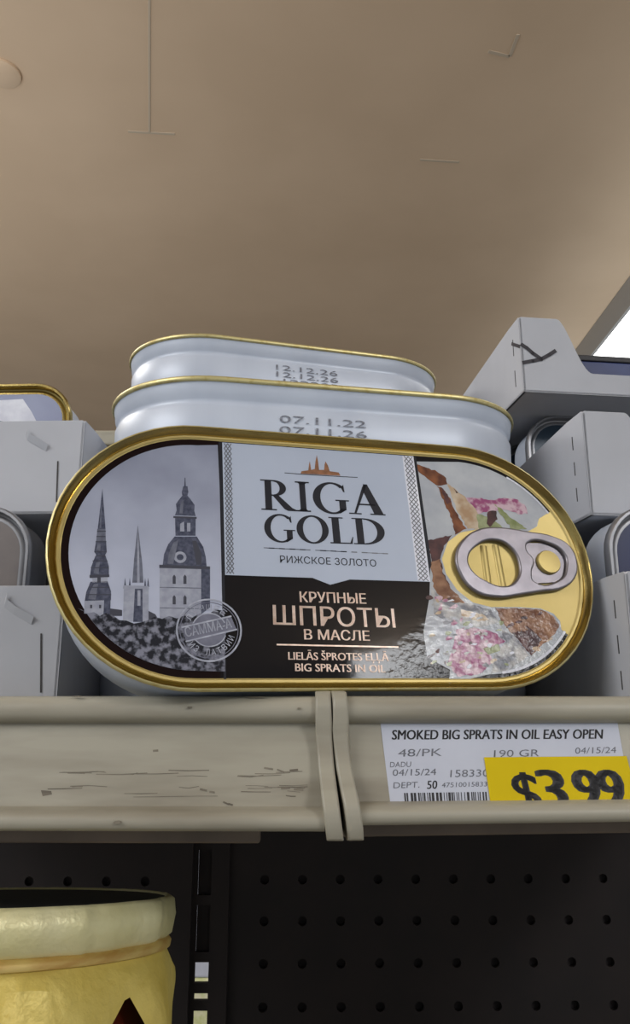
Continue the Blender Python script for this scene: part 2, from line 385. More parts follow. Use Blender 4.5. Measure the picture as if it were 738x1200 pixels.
while x < 579:
    wd = random.choice((.9, 1.2, 1.8, 2.8)); t = (x - 473) / 106
    y0 = 929.5 - 1.5 * t
    mb.poly([(x + .0, y0), (x + wd, y0), (x + wd + 1.6, 948), (x + 1.6, 948)], .0003, 0, rf); x += wd + random.choice((.9, 1.3, 2.2, 3))
mb.build('barcode', M_['print'], lab, fix=False)
stk = empty('price_sticker', SRM.copy()); tag(stk, 'yellow price sticker reading $3.99 stuck over the white label', 'price sticker')
mb = MB(); quad_px(mb, [(566.5, 888), (733, 886.5), (748, 948), (575, 949)], .00036, .00055, rf); mb.build('sticker_paper', M_['sticker'], stk)
mb = MB()
def big(s, x0, x1, ybase, cap, bold=.05, lean=.24, yclip=943):
    if bold:
        for sg in (-1, -.33, .33, 1): big(s, x0 + bold * 55 * sg, x1 + bold * 55 * sg, ybase, cap, 0, lean)
        return
    me = text_mesh(s, 0); a = min(v.co.x for v in me.vertices); b = max(v.co.x for v in me.vertices); sy = cap / cap_height()
    mb.tri_mesh(me, lambda x, y, _: rf(x0 + (x - a) / (b - a) * (x1 - x0) - y * sy * lean, ybase - y * sy, .0006), 0); bpy.data.meshes.remove(me)
big('$', 607, 637, 953, 47, .02); big('3', 637, 666, 949, 46, .05); big('.', 670, 676, 949, 46, .03); big('9', 679, 706, 949, 46, .055); big('9', 707, 734, 949, 46, .055)
mb.build('price_print', M_['print'], stk, fix=False)

# ------------------------------------------------------------------ sprat can (outline: rounded rectangle)
def outline(a, b, r, inset, n=14):
    """half-length a, half-height b, corner radius r; inset inwards"""
    r2 = max(r - inset, .0005); cx, cy = a - r, b - r; P = []
    for q, (sx, sy) in enumerate(((1, 1), (-1, 1), (-1, -1), (1, -1))):
        for i in range(n + 1):
            t = (q + i / n) * math.pi / 2
            P.append((sx * cx + r2 * math.cos(t), sy * cy + r2 * math.sin(t)))
    return P
def rings(prof, a, b, r, n=14): return [[(x, y, z) for x, y in outline(a, b, r, i, n)] for i, z in prof]
HL, HW, TH = .0775, .0380, .0268
PZ = TH - .0022       # lid panel height

# front can pose: axes from the photo's perspective
yw, tl, rl = map(math.radians, (-15.39987764, -26.40447934, 3.30366497))
Rc = Matrix.Rotation(yw, 3, 'Y') @ Matrix.Rotation(tl, 3, 'X') @ Matrix.Rotation(rl, 3, 'Z')
Cw = Matrix(((1, 0, 0), (0, math.sin(PITCH), math.cos(PITCH)), (0, -math.cos(PITCH), math.sin(PITCH))))
Mw = Cw @ Rc; tw = Cw @ Vector((.00748191, .01120244, .21156077)) + CAM
u, v_, nb = Mw.col[0], -Mw.col[1], -Mw.col[2]
R4 = Matrix((u, v_, nb)).transposed().to_4x4()
FRONT = Matrix.Translation(tw - nb * TH) @ R4
def L2(px, py):
    p = on_plane(px, py, FRONT, 2, PZ); return Vector((p.x, p.y))
def LP(pts): return [L2(*p) for p in pts]

def can_body(parent, mt):
    prof = [(.0085, .0012), (.0070, .0000), (.0045, .0000), (.0028, .0010), (.0021, .0030), (.0018, .0080), (.0016, .0165), (.0023, .0177), (.0026, .0187), (.0023, .0197), (.0015, .0209), (.0012, .0235), (.0008, .0252)]
    return MB().loft(rings(prof, HL, HW, HW), 0, True, False).build('can_body', mt, parent, smooth=50)
def can_lid(parent):
    prof = [(.0008, .0250), (.0002, .0251), (.0000, .0255), (.0000, .0263), (.0002, .0267), (.0006, .0268)]
    seam = MB().loft(rings(prof, HL, HW, HW)).build('seam', M_['palegold'], parent, smooth=60)
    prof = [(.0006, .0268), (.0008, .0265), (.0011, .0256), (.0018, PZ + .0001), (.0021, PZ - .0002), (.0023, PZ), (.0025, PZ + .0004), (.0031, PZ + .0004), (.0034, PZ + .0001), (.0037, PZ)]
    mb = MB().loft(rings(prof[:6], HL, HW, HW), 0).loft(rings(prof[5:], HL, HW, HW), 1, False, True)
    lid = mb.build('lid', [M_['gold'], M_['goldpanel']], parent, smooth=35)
    return lid

def art():
    """the printed label, all flat ink shapes lying on the lid panel"""
    names = ['lb_black', 'lb_dark', 'lb_white', 'lb_ink', 'lb_grey', 'lb_copper', 'lb_rose', 'lb_seal', 'lb_sealdim', 't_lt', 't_md', 't_dk', 't_vd', 'trees', 'lb_photo', 'fish', 'fishlt', 'onion', 'leaf', 'bread', 'maroon', 'mix', 'sky', 'whitegloss']
    I = {n: i for i, n in enumerate(names)}
    mb = MB(); S = .00002
    jr = random.Random(11); ORG = {'fish', 'fishlt', 'onion', 'leaf', 'bread', 'maroon', 'mix'}
    def jag(pix):
        out = []
        for k in range(len(pix)):
            (x0, y0), (x1, y1) = pix[k], pix[(k + 1) % len(pix)]; n = max(1, int(math.hypot(x1 - x0, y1 - y0) / 3))
            for i in range(n):
                t = i / n; out.append((x0 + (x1 - x0) * t + jr.uniform(-.9, .9), y0 + (y1 - y0) * t + jr.uniform(-.9, .9)))
        return out
    def P(pix, lvl, m): mb.poly(LP(jag(pix) if m in ORG else pix), PZ + S * lvl, I[m])
    # label outline: stadium on the left, cut away around the gold tab tongue on the right
    a = HL - HW; r = HW - .0036
    tongue = LP([(631, 608), (629, 617), (619, 622.6), (600, 622.5), (580, 620.5), (557, 620.7), (539, 624), (524.5, 635), (517.5, 655), (522.6, 673), (535.5, 691.6), (553.5, 706), (575, 711.5), (608, 711.5), (633, 713), (648, 719), (656, 728), (657.5, 738)])
    top_end, bot_end = tongue[0], tongue[-1]
    ang_t = math.atan2(top_end.y, top_end.x - a); ang_b = math.atan2(bot_end.y, bot_end.x - a)
    arcR = lambda rr, t0, t1, n=24: [Vector((a + rr * math.cos(t0 + (t1 - t0) * i / n), rr * math.sin(t0 + (t1 - t0) * i / n))) for i in range(n + 1)]
    arcL = lambda rr, n=48: [Vector((-a + rr * math.cos(math.pi / 2 + math.pi * i / n), rr * math.sin(math.pi / 2 + math.pi * i / n))) for i in range(n + 1)]
    base = arcR(r, ang_t, math.pi / 2) + arcL(r) + arcR(r, -math.pi / 2, ang_b) + list(reversed(tongue))
    mb.poly(base, PZ + S * 2, I['lb_black'])
    # picture of the right end
    ri = r - .0011
    xl = L2(486.5, 540); xb = L2(506, 700)
    right = arcR(ri, ang_t, math.pi / 2)[:-1] 
    right = [q for q in right if q.x > L2(490, 545).x] + LP([(487.5, 541), (496, 600), (504, 660), (503, 700), (496, 740), (500, 770), (527, 785), (526, 801)])
    rb = [q for q in arcR(ri, -math.pi / 2, ang_b) if q.x > L2(530, 800).x]
    mb.poly(right + rb + list(reversed(tongue)), PZ + S * 4, I['lb_photo'])
    P([(487, 544), (500, 548), (512, 553), (523, 561), (524, 567), (513, 570), (501, 562), (489, 552)], 6, 'fish')
    P([(512, 570), (519, 573), (527, 585), (534, 600), (541, 612), (546, 620), (533, 627), (529, 608), (522, 592)], 6, 'fish')
    P([(517, 571), (524, 580), (528, 588), (523, 591)], 7, 'maroon'); P([(531, 571), (536, 577), (534, 578)], 7, 'maroon')
    P([(524, 566), (545, 583), (560, 600), (572, 620), (548, 620), (536, 600), (528, 580)], 5, 'fishlt')
    P([(545, 584), (556, 583), (566, 585), (578, 586), (590, 583), (603, 584), (614, 592), (618, 602), (606, 603), (596, 598), (586, 597), (572, 600), (560, 602), (553, 592)], 7, 'onion')
    P([(578, 590), (600, 608), (617, 620), (600, 621), (588, 606)], 8, 'leaf'); P([(571, 600), (581, 599), (582, 608), (574, 618), (570, 614)], 9, 'maroon')
    P([(558, 603), (576, 606), (590, 620), (560, 620)], 6, 'leaf')
    P([(501, 634), (515, 630), (530, 627), (520, 640), (516, 655), (519, 672), (526, 685), (516, 690), (508, 672)], 6, 'maroon')
    P([(504, 660), (515, 655), (518, 673), (530, 692), (545, 707), (520, 705), (508, 690)], 7, 'bread')
    P([(505, 690), (530, 700), (552, 708), (575, 715), (585, 730), (560, 735), (530, 730), (508, 720)], 6, 'mix')
    P([(580, 713), (612, 713), (634, 715), (648, 722), (655, 733), (648, 745), (634, 757), (622, 768), (606, 748), (590, 732)], 7, 'bread')
    P([(600, 742), (618, 734), (634, 750), (622, 768), (612, 757)], 8, 'maroon')
    P([(534, 738), (556, 735), (580, 742), (592, 752), (570, 762), (578, 775), (562, 790), (536, 793), (524, 778), (530, 758)], 7, 'onion')
    P([(566, 760), (584, 755), (586, 762), (572, 768)], 8, 'leaf'); P([(585, 735), (605, 748), (620, 768), (598, 784), (575, 790), (578, 770), (592, 752)], 6, 'mix')
    P([(540, 715), (565, 720), (573, 727), (560, 728), (541, 722)], 8, 'fishlt')
    tp = [(p.x, p.y) for p in tongue]
    for k in range(150):
        x, y = jr.uniform(503, 652), jr.uniform(694, 797); q = L2(x, y)
        if math.hypot(max(q.x - a, 0), q.y) > r - .0030 or (x > 538 and y < 719) or (x < 528 and y < 698): continue
        rx, ry = jr.uniform(1.5, 5.5), jr.uniform(1.0, 2.8); rot = jr.uniform(-.7, .3)
        pts = [(x + rx * math.cos(t) * math.cos(rot) - ry * math.sin(t) * math.sin(rot), y + rx * math.cos(t) * math.sin(rot) + ry * math.sin(t) * math.cos(rot)) for t in [i * .785 for i in range(8)]]
        near = ['bread', 'maroon', 'bread', 'fishlt'] if x > 590 and y < 765 else ['mix', 'fishlt', 'onion', 'lb_photo', 'onion', 'mix', 'whitegloss', 'maroon', 'leaf']
        mb.poly(LP(jag(pts)), PZ + S * (8.2 + k * .004), I[jr.choice(near)])
    # pale line along the lower right edge of the picture
    rr = arcR(ri - .0002, -math.pi / 2 + .12, ang_b, 20); 
    for q0, q1 in zip(rr[:-1], rr[1:]): strip(mb, [q0, q1], .0007, PZ + S * 9, I['whitegloss'])
    rr = arcR(ri + .0001, ang_t, ang_t + .5, 12)
    for q0, q1 in zip(rr[:-1], rr[1:]): strip(mb, [q0, q1], .0006, PZ + S * 9, I['whitegloss'])
    # left end: dark brown edge, then the town photograph
    xr = L2(257, 660).x
    cut = lambda pts: [Vector((min(q.x, xr), q.y)) for q in pts]
    lo = [Vector((xr, r))] + arcL(r) + [Vector((xr, -r))]
    mb.poly(lo, PZ + S * 3, I['lb_dark'])
    r3 = r - .0019; xr2 = L2(256, 660).x
    pic = [Vector((xr2, r3 + .0006))] + arcL(r3) + [Vector((L2(264, 797).x, -r3 - .0002)), L2(263, 700)]
    mb.poly(pic, PZ + S * 4, I['sky'])
    P([(256, 518), (259.8, 518.5), (263, 674), (265, 797), (262, 797), (259.5, 674)], 6, 'lb_ink')
    # St Peter style spire
    P([(120, 572.5), (123.6, 620), (114.5, 620)], 6, 't_dk'); P([(114, 620), (123.6, 620), (124, 636), (112.6, 636)], 6, 't_md')
    P([(112.6, 634), (124.2, 634), (125, 647), (122.5, 652), (113.5, 652), (110.4, 647)], 7, 't_dk')
    P([(112, 651), (123.5, 651), (127.6, 664), (127.5, 674), (105.5, 675), (107, 664)], 7, 't_dk'); P([(105, 674), (128, 673.5), (128, 676.5), (105, 677.5)], 8, 't_vd')
    P([(108, 677), (126, 676.5), (125.5, 683), (108.5, 683)], 7, 't_lt'); P([(114, 677), (118, 677), (118, 683), (114, 683)], 8, 't_vd')
    P([(106, 682), (126, 681.5), (130, 693), (130, 703.5), (99.3, 704.5), (101, 694)], 7, 't_dk')
    P([(99, 704), (122, 703.5), (121, 722), (98.5, 719)], 7, 't_lt'); P([(122, 703.5), (129.5, 703), (129, 722), (121, 722)], 7, 't_dk')
    for x in (105.5, 116): P([(x, 709), (x + 2.5, 709), (x + 2.5, 713), (x, 713)], 8, 't_vd')
    P([(128, 713), (143, 715), (143, 722), (128, 722)], 6, 't_vd')
    for y, xa, xb in ((622.3, 113.6, 124), (628.5, 113, 123.7), (634.6, 112, 124.6), (646.5, 110.6, 125), (651.2, 112.8, 123.4), (657, 108.5, 126), (665, 106.4, 127.6), (688, 104.5, 128.5), (696.5, 100.6, 130.2)): P([(xa, y), (xb, y), (xb, y + 1.1), (xa, y + 1.1)], 8.5, 't_vd')
    for q in ([(119.4, 590), (118.6, 619), (116.5, 619), (117.8, 600)], [(115, 624), (118, 624), (118, 634), (114.6, 634)], [(114, 637.5), (118, 637.5), (117.5, 646), (113, 645)], [(113, 659), (117, 659), (115.5, 673), (109.5, 672)], [(110, 684.5), (115, 684.5), (112, 703), (103.5, 702), (105, 695)]): P(q, 8.2, 't_md')
    # slim gothic steeple
    P([(161.4, 615.5), (166.5, 660), (168, 683), (155, 683), (157, 656)], 6, 't_md'); P([(161.6, 618), (163.2, 660), (163.6, 683), (160.5, 683), (160.8, 656)], 7, 't_lt')
    for x in (146.5, 152, 170, 173.5): P([(x - 1.3, 688), (x, 677), (x + 1.3, 688)], 6, 't_dk')
    P([(144.5, 686), (174, 687), (174.5, 690.5), (144, 690)], 7, 't_lt'); P([(145, 690), (174, 690), (174, 728), (144, 729)], 6, 't_lt'); P([(158, 690), (167, 690), (167, 729), (156, 729)], 7, 't_dk'); P([(161, 692), (164.5, 692), (164.5, 710), (161, 710)], 8, 't_lt')
    P([(174, 716), (182, 720), (186, 727), (174, 728)], 6, 't_vd')
    # cathedral tower
    P([(216.2, 560), (217.2, 560), (217.6, 570), (215.8, 570)], 6, 't_dk')
    P([(214.6, 570), (219.6, 570), (220.6, 577), (219.5, 581), (223, 585), (228, 592), (227.5, 599), (229.3, 605), (204.8, 604), (207, 598), (206, 591), (209.5, 586), (213.5, 581), (212.8, 577)], 6, 't_dk')
    P([(203, 605), (230.4, 606), (230.4, 608.3), (203, 607.3)], 7, 't_vd'); P([(205, 607), (229.2, 608), (229, 628), (205.5, 628)], 6, 't_dk')
    P([(211, 614), (215.5, 611.5), (216, 623), (211, 623)], 7, 't_lt'); P([(219, 613), (223, 613), (223, 623), (219, 623)], 7, 't_lt')
    P([(204.5, 629), (230.5, 629), (238, 641), (241, 653), (242, 664), (190.5, 663), (192, 650), (197, 638)], 6, 't_dk')
    cc = L2(211, 653.2); mb.poly([cc + Vector((math.cos(i * .3927), math.sin(i * .3927))) * .00165 for i in range(16)], PZ + S * 7, I['t_lt']); mb.poly([cc + Vector((math.cos(i * .3927), math.sin(i * .3927))) * .0009 for i in range(16)], PZ + S * 8, I['t_dk'])
    P([(186.5, 662), (246, 664), (246, 667.5), (186.5, 665.8)], 7, 't_vd'); P([(187, 665.8), (235.6, 667), (235.6, 725), (187, 725)], 6, 't_lt'); P([(235.6, 667), (246, 667.5), (246, 712), (235.6, 720)], 6, 't_dk')
    for x in (204, 216.6):
        for y in (679, 703): P([(x - 1.8, y + 5.5), (x - 1.8, y - 3), (x, y - 5.5), (x + 1.8, y - 3), (x + 1.8, y + 5.5)], 7, 't_vd')
    P([(187, 688), (235.6, 689), (235.6, 690), (187, 689)], 7, 't_md'); P([(187, 712), (235.6, 713), (235.6, 714), (187, 713)], 7, 't_md')
    P([(212, 588), (215, 586), (214, 602), (210, 602)], 8, 't_md'); P([(203, 636), (209, 633), (203, 661), (196, 661), (198, 648)], 8, 't_md'); P([(225, 634), (230, 634), (236, 650), (236, 662), (230, 662)], 7.5, 't_vd')
    # tree tops in front of the towers
    rng = random.Random(3); topl = [(91, 713), (96, 715), (102, 719), (110, 717.5), (117, 722), (124, 718.5), (132, 721), (140, 727), (148, 727.5), (157, 731), (165, 729.5), (173, 727), (181, 723), (190, 725.5), (198, 722), (207, 725), (216, 721.5), (225, 724), (234, 719), (243, 721), (252, 714.5), (262.5, 716)]
    lowb = [q for q in arcL(r3) if q.x < L2(255, 790).x and q.y < L2(92, 713).y - .0002]
    mb.poly(LP(topl) + [Vector((L2(264, 797).x, -r3 - .0002))] + [Vector((-a, -r3))] + list(reversed(lowb)), PZ + S * 9, I['trees'])
    # round seal overlapping the photograph
    c = L2(245, 738.3); R0 = (L2(283.6, 740) - L2(206.4, 736)).length / 2
    def ring(rad, wd, t0, t1, m, lvl=11, n=40):
        q = [c + Vector((math.cos(t0 + (t1 - t0) * i / n), math.sin(t0 + (t1 - t0) * i / n))) * rad for i in range(n + 1)]
        for k in range(n):
            A, B = q[k], q[k + 1]; A2 = c + (A - c) * (1 - wd / rad); B2 = c + (B - c) * (1 - wd / rad)
            mb.add([(*p, PZ + S * lvl) for p in (A, B, B2, A2)], [(0, 1, 2, 3)], I[m])
    ring(R0, .00045, 0, 2 * math.pi, 'lb_seal'); ring(R0 - .0009, .0002, 0, 2 * math.pi, 'lb_sealdim')
    mb.poly([c + Vector((math.cos(i * .157), math.sin(i * .157))) * R0 * .52 for i in range(40)], PZ + S * 10, I['lb_sealdim'])
    ring(R0 * .54, .0003, .45, 2.75, 'lb_seal', 12); ring(R0 * .54, .0003, 3.75, 5.95, 'lb_seal', 12)
    band = LP([(213, 735.5), (270.5, 722.5), (277, 738), (218, 752)]); mb.poly(band, PZ + S * 11.4, I['lb_sealdim'])
    strip(mb, LP([(213, 735.5), (270.5, 722.5)]), .0004, PZ + S * 13, I['lb_seal']); strip(mb, LP([(218, 752), (277, 738)]), .0004, PZ + S * 13, I['lb_seal'])
    text_into(mb, 'САММА-А', L2(218, 747), L2(272, 735.5), .0024, PZ + S * 13, I['lb_seal'], bold=.01)
    arc_text(mb, 'ЛУЧШЕЕ', c, R0 * .62, 2.75, .75, .0015, PZ + S * 13, I['lb_seal']); arc_text(mb, 'ИЗ ЛАТВИИ', c, R0 * .62, 3.75, 6.05, .0015, PZ + S * 13, I['lb_seal'], flip=True)
    # white panel with its notched lower edge
    P([(260.2, 518.7), (484, 535), (504.2, 682), (409.7, 679.3), (386.7, 685.5), (366, 677.4), (263.6, 674)], 7, 'lb_white')
    P([(484.3, 535.5), (487.2, 536), (505.5, 662), (503, 668)], 7, 'lb_ink')
    P([(471, 534.5), (484, 535), (504, 682), (489, 680)], 8, 'whitegloss')  # bright strip behind the ornament, foil glare painted in
    # woven ornament strips
    for (x0, y0, x1, y1, xa, ya, xb, yb, m) in ((262.5, 520, 265.5, 672, 270.7, 520.5, 273.8, 672.5, 'lb_grey'), (473, 535, 490.5, 680, 482.5, 536, 501.5, 681, 'lb_grey')):
        n = 26
        for k in range(n):
            t0, t1 = k / n, (k + 1) / n
            A = L2(x0 + (x1 - x0) * t0, y0 + (y1 - y0) * t0); B = L2(xa + (xb - xa) * t0, ya + (yb - ya) * t0)
            C = L2(xa + (xb - xa) * t1, ya + (yb - ya) * t1); D = L2(x0 + (x1 - x0) * t1, y0 + (y1 - y0) * t1)
            m0, m1 = (A + B) / 2, (C + D) / 2; wd = .00026
            for e0, e1 in ((A, m1), (m0, D), (m0, C), (B, m1)): strip(mb, [e0, e1], wd, PZ + S * 9, I[m])
    # small copper skyline
    P([(352, 555.3), (353, 552.5), (361, 551.5), (361.8, 545), (362.6, 540.8), (363.5, 545), (364.3, 551), (368.5, 550), (369.4, 541), (370.9, 533.5), (372.4, 541), (373.6, 551), (379.5, 551), (380, 545), (381.2, 541), (384, 546), (386, 552.5), (396.5, 554), (398.8, 557.8)], 9, 'lb_copper')
    strip(mb, LP([(333.5, 554.5), (352, 556), (399, 558.8), (418.5, 559.8)]), .00022, PZ + S * 9, I['lb_ink'])
    # serif lettering
    def glyph(ch, x0, x1, base0, base1, cap):
        o_ = L2(x0, base0); e = L2(x1, base1); ux = (e - o_); up = Vector((-ux.y, ux.x)).normalized() * cap
        f = lambda x, y: o_ + ux * x + up * y
        z = PZ + S * 10
        pl = lambda pts: mb.poly([f(*p) for p in pts], z, I['lb_ink'])
        def ringp(cx, cy, rx, ry, ix, iy, t0, t1, dx=0, n=36):
            for k in range(n):
                a0 = t0 + (t1 - t0) * k / n; a1 = t0 + (t1 - t0) * (k + 1) / n
                q = [f(cx + rx * math.cos(a0), cy + ry * math.sin(a0)), f(cx + rx * math.cos(a1), cy + ry * math.sin(a1)), f(cx + dx + ix * math.cos(a1), cy + iy * math.sin(a1)), f(cx + dx + ix * math.cos(a0), cy + iy * math.sin(a0))]
                mb.add([(*p, z) for p in q], [(0, 1, 2, 3)], I['lb_ink'])
        h = math.pi / 2
        if ch == 'I':
            pl([(.30, 0), (.70, 0), (.70, 1), (.30, 1)])
            for y in (0, .955): pl([(.02, y), (.98, y), (.98, y + .045), (.02, y + .045)])
            pl([(.2, .045), (.8, .045), (.64, .1), (.36, .1)]); pl([(.36, .9), (.64, .9), (.8, .955), (.2, .955)])
        if ch == 'R':
            pl([(.12, 0), (.31, 0), (.31, 1), (.12, 1)]); pl([(0, 0), (.44, 0), (.44, .04), (0, .04)]); pl([(0, .96), (.3, .96), (.3, 1), (0, 1)])
            ringp(.38, .735, .35, .265, .165, .21, -h, h); pl([(.28, .955), (.39, .955), (.39, 1), (.28, 1)]); pl([(.28, .47), (.39, .47), (.39, .515), (.28, .515)])
            pl([(.33, .49), (.50, .50), (.88, .1), (1.0, .04), (1.0, 0), (.76, 0), (.66, .05)])
        if ch == 'A':
            pl([(.43, .93), (.50, 1.03), (.56, 1.0), (.2, .03), (.14, .03)]); pl([(.46, 1.03), (.57, 1.03), (.95, .03), (.69, .03), (.44, .8)])
            pl([(.26, .31), (.74, .31), (.74, .36), (.26, .36)]); pl([(0, 0), (.34, 0), (.34, .04), (0, .04)]); pl([(.58, 0), (1.0, 0), (1.0, .04), (.58, .04)])
        if ch == 'O':
            ringp(.5, .5, .52, .535, .31, .475, 0, 2 * math.pi)
        if ch == 'G':
            ringp(.52, .5, .53, .535, .335, .475, .82, 2 * math.pi - .75, .015); pl([(.86, .72), (.90, .72), (.88, .98), (.845, .92), (.8, .88)])
            pl([(.72, .06), (.91, .12), (.91, .42), (.72, .42)]); pl([(.62, .41), (1.0, .41), (1.0, .45), (.62, .45)]); pl([(.72, -.01), (.9, .12), (.78, .16), (.66, .04)])
        if ch == 'L':
            pl([(.13, 0), (.44, 0), (.44, 1), (.13, 1)]); pl([(0, .96), (.62, .96), (.62, 1), (0, 1)]); pl([(0, 0), (.95, 0), (.95, .045), (0, .045)]); pl([(.85, .045), (.95, .045), (1.0, .27), (.97, .27)])
        if ch == 'D':
            pl([(.12, 0), (.34, 0), (.34, 1), (.12, 1)]); pl([(0, .96), (.4, .96), (.4, 1), (0, 1)]); pl([(0, 0), (.4, 0), (.4, .04), (0, .04)])
            ringp(.38, .5, .64, .5, .40, .45, -h, h); 
    capR = (L2(306, 562) - L2(306, 597.5)).length; capG = (L2(311, 604.5) - L2(311, 636)).length
    bl = lambda x: 597.6 + (x - 306) / 145 * 6.8
    for ch, x0, x1 in (('R', 306, 347.5), ('I', 347, 364.5), ('G', 368, 410), ('A', 409, 451.5)): glyph(ch, x0, x1, bl(x0), bl(x1), capR)
    bl = lambda x: 634.5 + (x - 310) / 142 * 4.6
    for ch, x0, x1 in (('G', 310.5, 346.5), ('O', 349, 385.5), ('L', 387, 414.5), ('D', 414.5, 451.5)): glyph(ch, x0, x1, bl(x0), bl(x1), capG)
    q = [(309 + i * 145 / 24, 642.2 + i * 7 / 24) for i in range(25)]
    for k in range(24):
        if k not in (9, 16, 18): strip(mb, LP([q[k], q[k + 1]]), .00030 if k % 2 else .00018, PZ + S * 9, I['lb_ink' if k < 16 else 'lb_grey'])
    def tx(s, x0, y0, x1, y1, cap, m, bold=0.):
        text_into(mb, s, L2(x0, y0), L2(x1, y1), (L2(x0, y0) - L2(x0, y0 - cap)).length, PZ + S * 10, I[m], bold=bold)
    tx('РИЖСКОЕ ЗОЛОТО', 328, 659.6, 440.8, 664.2, 7.8, 'lb_ink')
    tx('КРУПНЫЕ', 351.5, 705.8, 428.8, 707.8, 11.6, 'lb_rose', .012); tx('ШПРОТЫ', 320.2, 732.2, 463, 735.8, 21.6, 'lb_rose', .006); tx('В МАСЛЕ', 356.6, 749.6, 433, 751.2, 11.4, 'lb_rose', .012)
    strip(mb, LP([(324.5, 755.6), (466, 758.6)]), .0004, PZ + S * 10, I['lb_rose'])
    tx('LIELĀS ŠPROTES EĻĻĀ', 337.8, 773.2, 455, 774.8, 8.8, 'lb_rose', .014); tx('BIG SPRATS IN OIL', 345.9, 786.7, 451.7, 788.4, 9, 'lb_rose', .014)
    return mb, [M_[n] for n in names]

def pull_tab(parent):
    outer = LP([(557, 625.5), (579, 622.6), (615, 627.5), (644, 633), (662.5, 643.5), (670.8, 662.5), (668, 679), (655, 689.5), (630, 693.5), (608, 697), (579, 700), (553.5, 693), (537, 673), (533, 655), (541, 637)])
    hole = LP([(553.5, 641), (573.5, 633.5), (594, 641), (607, 665), (603, 684), (589, 691.5), (564, 684), (548, 671), (543.5, 657)])
    rec = LP([(613.4, 637.5), (640.7, 638), (658, 650), (661.5, 669), (654, 683), (621, 685), (617.5, 673), (620, 659), (612, 648)])
    ins = lambda pts, k: pts
    me = curve_mesh([outer, hole, rec], PZ + .0013, .00015, .0006)
    mb = MB().tri_mesh(me, lambda x, y, z: (x, y, z), 0)
    tab = mb.build('pull_tab', M_['silver'], parent, smooth=50)
    mb = MB(); mb.prism(rec, PZ + .0003, PZ + .0008, lambda x, y, d: (x, y, d)); mb.build('tab_web', M_['silver'], tab)
    c = L2(640, 661); rr = (L2(653, 661) - L2(627, 661)).length / 2
    rg = [[(c.x + math.cos(i * math.pi / 16) * rr * k, c.y + math.sin(i * math.pi / 16) * rr * k, PZ + z) for i in range(32)] for k, z in ((1.25, .0008), (1.2, .0011), (1.0, .0008), (1.0, .0016), (.93, .0020), (.5, .0021), (.05, .0021))]
    MB().loft(rg[2:], 0, False, True).build('rivet', M_['goldpanel'], tab, smooth=50)
    return tab
def ribs(lid):
    mb = MB()
    for (x0, y0, x1, y1) in ((566, 640, 572, 686), (580, 639, 589, 688)):
        A, B = L2(x0, y0), L2(x1, y1); d = (B - A).normalized(); n = Vector((-d.y, d.x)); rg = []
        for t in range(9):
            ph = t / 8 * math.pi; off = n * math.cos(ph) * .0011; h = math.sin(ph) * .0006
            rg.append([A + off, B + off, h])
        v = []
        for a_, b_, h in rg: v += [(a_.x, a_.y, PZ + h), (b_.x, b_.y, PZ + h)]
        mb.add(v, [(2 * k, 2 * k + 1, 2 * k + 3, 2 * k + 2) for k in range(8)])
    mb.build('embossed_rib', M_['goldpanel'], lid, smooth=60)

front = empty('sprat_can', FRONT)
tag(front, 'oval gold-rimmed tin of sprats standing up front with its labelled lid showing', 'tin can', 'oval tins of sprats')
can_body(front, M_['tin']); lid = can_lid(front); ribs(lid)
amb, amats = art(); lbl = amb.build('printed_label', amats, front, fix=False)
# gold panel around the tab keeps its own sheet
pull_tab(front)
bpy.context.view_layer.update()

def copy_tree(o, parent=None):
    c = o.copy(); COL.objects.link(c)
    if parent: c.parent = parent; c.matrix_parent_inverse = Matrix.Identity(4)
    for ch in list(o.children): copy_tree(ch, c)
    return c
def date_print(parent, lines):
    # thin inkjet figures
    mb = MB(); y = -(HW - .0016) - .00015
    for s, px0, px1, z, cap, dx in lines:
        text_into(mb, s, (px0, z), (px1, z), cap, 0, 0, fn=lambda a, b, c: (a, y - .0001, b))
    mb.build('date_print', M_['date'], parent, fix=False)
piles = [((.0010, .2815), .190, 4), ((-.0140, .3592), .262, 6)]
for pi, ((x, y), yaw, n) in enumerate(piles):
    for k in range(n):
        c = copy_tree(front); c.matrix_world = T(x, y, k * TH, yaw)
        if pi == 0 and k == n - 1:
            c['label'] = 'flat-lying white-sided tin dated 07.11.26 right behind the standing tin, lower of two'
            date_print(c, [('07.11.22', -.0201, .0097, .0123, .0025, 0), ('07.11.26', -.0201, .0099, .0085, .0025, 0)])
        elif pi == 1 and k == n - 1:
            c['label'] = 'flat-lying white-sided tin dated 12.12.26, farthest back and topmost of all'
            date_print(c, [('12.12.26', -.0135, .0154, .0136, .0024, 0), ('12.12.26', -.0133, .0158, .0103, .0024, 0), ('122283', -.0100, .0158, .0070, .0024, 0)])
        else:
            c['label'] = 'white-sided flat-lying tin, %s from the top of the %s stack behind the standing tin' % (('', 'topmost', 'second', 'third', 'fourth', 'fifth', 'sixth')[n - k], ('nearer four-tin', 'farther six-tin')[pi])

